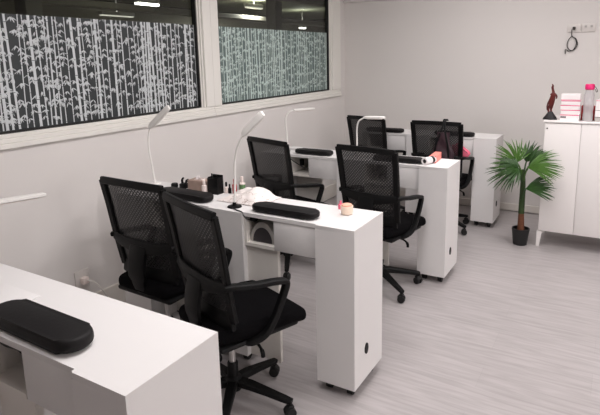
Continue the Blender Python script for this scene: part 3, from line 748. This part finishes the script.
# ------------------------------------------------------------------ cabinet and what stands on it
CX0, CX1, CY0, CY1, CZ0, CZ1 = -0.462, 0.52, 4.262, 4.66, 0.125, 0.98
t = thing('storage_cabinet', 'tall white two-door cabinet on tapered legs beside the palm', 'cabinet', (CX0, CY0, 0))
W = CX1-CX0; D = CY1-CY0
MB().box(0.006, W-0.006, 0.018, D, CZ0, CZ1-0.012, 0.002).build('body', 'cab', t, False)
MB().box(-0.004, W+0.004, -0.006, D+0.002, CZ1-0.012, CZ1, 0.003).build('cabinet_top', 'cab', t)
nd = 4; dw = (W-0.02)/nd
for i in range(nd):
    dr = MB().box(0.01+i*dw+0.001, 0.01+(i+1)*dw-0.001, 0.0, 0.017, CZ0+0.006, CZ1-0.016, 0.002).build('door', 'cab', t)
    if i == 0:
        MB().tube([(0.026, -0.003, 0.925), (0.026, 0.002, 0.925)], 0.0055, 12).build('lock', 'darkpart', dr)
for lx in (0.018, W-0.018):
    for ly in (0.02, D-0.03):
        MB().prism([(lx-0.018, ly-0.014), (lx+0.018, ly-0.014), (lx+0.018, ly+0.014), (lx-0.018, ly+0.014)], 0.0, CZ0).build('leg', 'cab', t, False)
for o in kids(t):
    if o.name.startswith('leg'):
        for v in o.data.vertices:
            if v.co.z < 0.01:
                cx = 0.018 if v.co.x < 0.3 else W-0.018
                v.co.x = cx+(v.co.x-cx)*0.6-(0.008 if cx < .3 else -0.008)
ZC = CZ1
# carved figure
t = thing('figurine', 'dark red carved rearing figurine on a black rock base', 'figurine', (-0.432, 4.36, ZC))
b = MB()
n = 14
prev = None
for z, r in ((0, 0.050), (0.012, 0.048), (0.03, 0.034), (0.05, 0.022), (0.06, 0.014)):
    ring = [b.bm.verts.new((r*(1+0.12*noise.noise(Vector((k*1.7, z*60, 0))))*math.cos(2*PI*k/n), 0.62*r*(1+0.15*noise.noise(Vector((k*2.3, z*50, 4))))*math.sin(2*PI*k/n), z)) for k in range(n)]
    if prev:
        for k in range(n): b.bm.faces.new((prev[k], prev[(k+1) % n], ring[(k+1) % n], ring[k]))
    else: b.bm.faces.new(ring[::-1])
    prev = ring
b.bm.faces.new(prev); b.build('rock_base', 'rock', t)
def skin_mesh(name, chains, m, parent):
    me = bpy.data.meshes.new(name); vs, es, rs = [], [], []; idx = {}
    for ch in chains:
        last = None
        for x, y, z, r in ch:
            key = (round(x, 4), round(y, 4), round(z, 4))
            if key not in idx: idx[key] = len(vs); vs.append((x, y, z)); rs.append(r)
            if last is not None: es.append((last, idx[key]))
            last = idx[key]
    me.from_pydata(vs, es, []); o = bpy.data.objects.new(name, me); COL.objects.link(o); o.parent = parent
    me.materials.append(M[m])
    md = o.modifiers.new('skin', 'SKIN')
    for i, r in enumerate(rs): me.skin_vertices[0].data[i].radius = (r, r)
    me.skin_vertices[0].data[0].use_root = True
    md.use_smooth_shade = True
    s = o.modifiers.new('sub', 'SUBSURF'); s.levels = 1; s.render_levels = 2
    return o
skin_mesh('carved_body', [
    [(0.0, 0, 0.125, 0.017), (0.008, 0, 0.155, 0.018), (0.014, 0, 0.185, 0.016), (0.012, 0, 0.205, 0.011), (0.006, 0, 0.228, 0.009), (0.002, 0, 0.243, 0.010), (0.008, -0.004, 0.252, 0.007), (0.0, 0, 0.266, 0.004)],
    [(0.0, 0, 0.125, 0.017), (-0.012, -0.006, 0.098, 0.013), (-0.016, -0.006, 0.075, 0.008), (-0.010, -0.004, 0.054, 0.007)],
    [(0.0, 0, 0.125, 0.017), (0.006, 0.006, 0.098, 0.012), (0.002, 0.006, 0.075, 0.008), (0.006, 0.004, 0.054, 0.007)],
    [(0.014, 0, 0.185, 0.016), (0.030, -0.004, 0.188, 0.007), (0.038, -0.004, 0.174, 0.006), (0.034, -0.004, 0.155, 0.005)],
    [(0.014, 0, 0.185, 0.016), (0.002, -0.01, 0.195, 0.006), (-0.008, -0.012, 0.185, 0.005)],
    [(0.0, 0, 0.125, 0.017), (-0.020, 0.004, 0.128, 0.006), (-0.026, 0.004, 0.10, 0.005), (-0.024, 0.002, 0.07, 0.004)]], 'redwood', t)
# stack of white cartons
zz = ZC
hs = (0.048, 0.036, 0.034, 0.034, 0.044)
labs = ('white and pink carton at the bottom of the small stack on the cabinet', 'white and pink carton second from the bottom of the small stack', 'white and pink carton in the middle of the small stack',
        'white and pink carton second from the top of the small stack', 'white carton on top of the small stack on the cabinet')
for i, h in enumerate(hs):
    t = thing('glove_carton', labs[i], 'box', (-0.298+0.002*(i % 2), 4.352, zz), math.radians((0, 1.5, -1, 1, -0.5)[i]), 'white cartons on the cabinet')
    MB().box(-0.063, 0.063, -0.045, 0.045, 0, h, 0.0015).build('carton', 'boxwhite', t, False)
    MB().box(-0.0635, 0.0635, -0.0456, 0.0456, h-0.0075 if i < 4 else 0.001, h-0.0025 if i < 4 else 0.004, 0.0003).build('pink_stripe', 'pink', t, False)
    if i == 0:
        MB().box(-0.06, -0.022, -0.0458, -0.045, 0.02, 0.034).build('print_block', 'greyprint', t, False)
    zz += h
# water bottle
t = thing('water_bottle', 'clear drinking bottle with a hot pink lid on the cabinet', 'bottle', (-0.182, 4.345, ZC))
MB().lathe([(0.030, 0), (0.034, 0.004), (0.034, 0.05), (0.031, 0.07), (0.034, 0.09), (0.034, 0.19), (0.026, 0.215), (0.026, 0.235)], n=28).build('body', 'clear', t)
MB().lathe([(0.029, 0.003), (0.031, 0.01), (0.031, 0.05), (0.029, 0.06)], n=24).build('drink', 'grey', t)
MB().lathe([(0.027, 0.228), (0.031, 0.232), (0.031, 0.262), (0.027, 0.268)], n=26).build('lid', 'pink', t)
MB().ribbon(smooth_path([(0.031, 0, 0.25), (0.042, -0.004, 0.238), (0.05, -0.006, 0.218), (0.043, -0.004, 0.212), (0.036, 0, 0.232)], 4), 0.008, 0.004, Vector((0, 1, 0))).build('strap', 'rubber', t)
t = tag(MB().box(-0.045, 0.045, -0.03, 0.03, 0, 0.105, 0.002).build('red_carton', 'red', None, False, (-0.185, 4.425, ZC)), 'red carton standing behind the clear drinking bottle', 'box')
zz = ZC
for i, (h, lab) in enumerate(((0.035, 'grey and white carton at the bottom right of the bottle'), (0.05, 'white carton in the middle right of the bottle'), (0.07, 'white carton on top, right of the bottle'))):
    t = thing('supply_carton', lab, 'box', (-0.075, 4.38, zz), 0, 'cartons right of the bottle')
    MB().box(-0.06, 0.06, -0.05, 0.05, 0, h, 0.0015).build('carton', 'grey' if i == 0 else 'boxwhite', t, False)
    MB().box(-0.0605, 0.0605, -0.0506, 0.0506, h-0.006, h-0.003).build('edge_band', 'greyprint' if i != 2 else 'pink', t, False)
    zz += h

# ------------------------------------------------------------------ sockets and cables
def socket(x, lab, toggle):
    t = thing('wall_socket', lab, 'socket', (x, YB, 1.675), 0, 'white sockets high on the back wall')
    MB().box(-0.05, 0.05, -0.012, 0, -0.034, 0.034, 0.003).build('face_plate', 'socket', t)
    if toggle:
        MB().box(-0.011, 0.011, -0.034, -0.012, -0.014, 0.012, 0.004).build('plug', 'darkpart', t)
    else:
        for s in (-0.022, 0.022): MB().box(s-0.009, s+0.009, -0.0145, -0.012, 0.002, 0.02, 0.001).build('switch', 'grey', t)
    return t
socket(-0.37, 'white wall socket with the black cable loop below it', True)
socket(-0.262, 'white double wall socket without a cable, right of the other', False)
lp = [(-0.385, YB-0.036, 1.665), (-0.385, YB-0.03, 1.64), (-0.382, YB-0.014, 1.61), (-0.35, YB-0.012, 1.585), (-0.338, YB-0.012, 1.54), (-0.355, YB-0.012, 1.50), (-0.385, YB-0.012, 1.49), (-0.412, YB-0.012, 1.52), (-0.412, YB-0.014, 1.565), (-0.385, YB-0.016, 1.605), (-0.355, YB-0.018, 1.585), (-0.345, YB-0.018, 1.545), (-0.365, YB-0.018, 1.495), (-0.40, YB-0.018, 1.485), (-0.425, YB-0.018, 1.50), (-0.425, YB-0.018, 1.46)]
cable('hanging_cable', lp, 0.0035, 'cable', 'coiled black cable hanging under the high wall socket')
t = thing('wall_outlet', 'white outlet with a plug low on the wall beside the foreground desk', 'socket', (XL, 1.76, 0.265))
MB().box(0, 0.012, -0.045, 0.045, -0.055, 0.055, 0.003).build('face_plate', 'socket', t)
MB().box(0.012, 0.045, -0.02, 0.02, -0.022, 0.018, 0.006).build('plug', 'cream', t)
cable('white_cable', [(XL+0.047, 1.765, 0.265), (XL+0.075, 1.80, 0.24), (XL+0.09, 1.86, 0.13), (XL+0.10, 1.92, 0.03), (XL+0.13, 1.98, 0.005), (XL+0.22, 1.97, 0.005), (XL+0.30, 1.90, 0.005), (XL+0.34, 1.86, 0.006)], 0.004, 'wcable', 'white cable falling from the outlet to the floor')
tag(MB().box(-0.03, 0.03, -0.016, 0.016, 0, 0.028, 0.006).build('power_brick', 'black', None, True, (XL+0.375, 1.835, 0), (0, 0, 0.5)), 'black power brick on the floor behind the foreground desk', 'adapter')
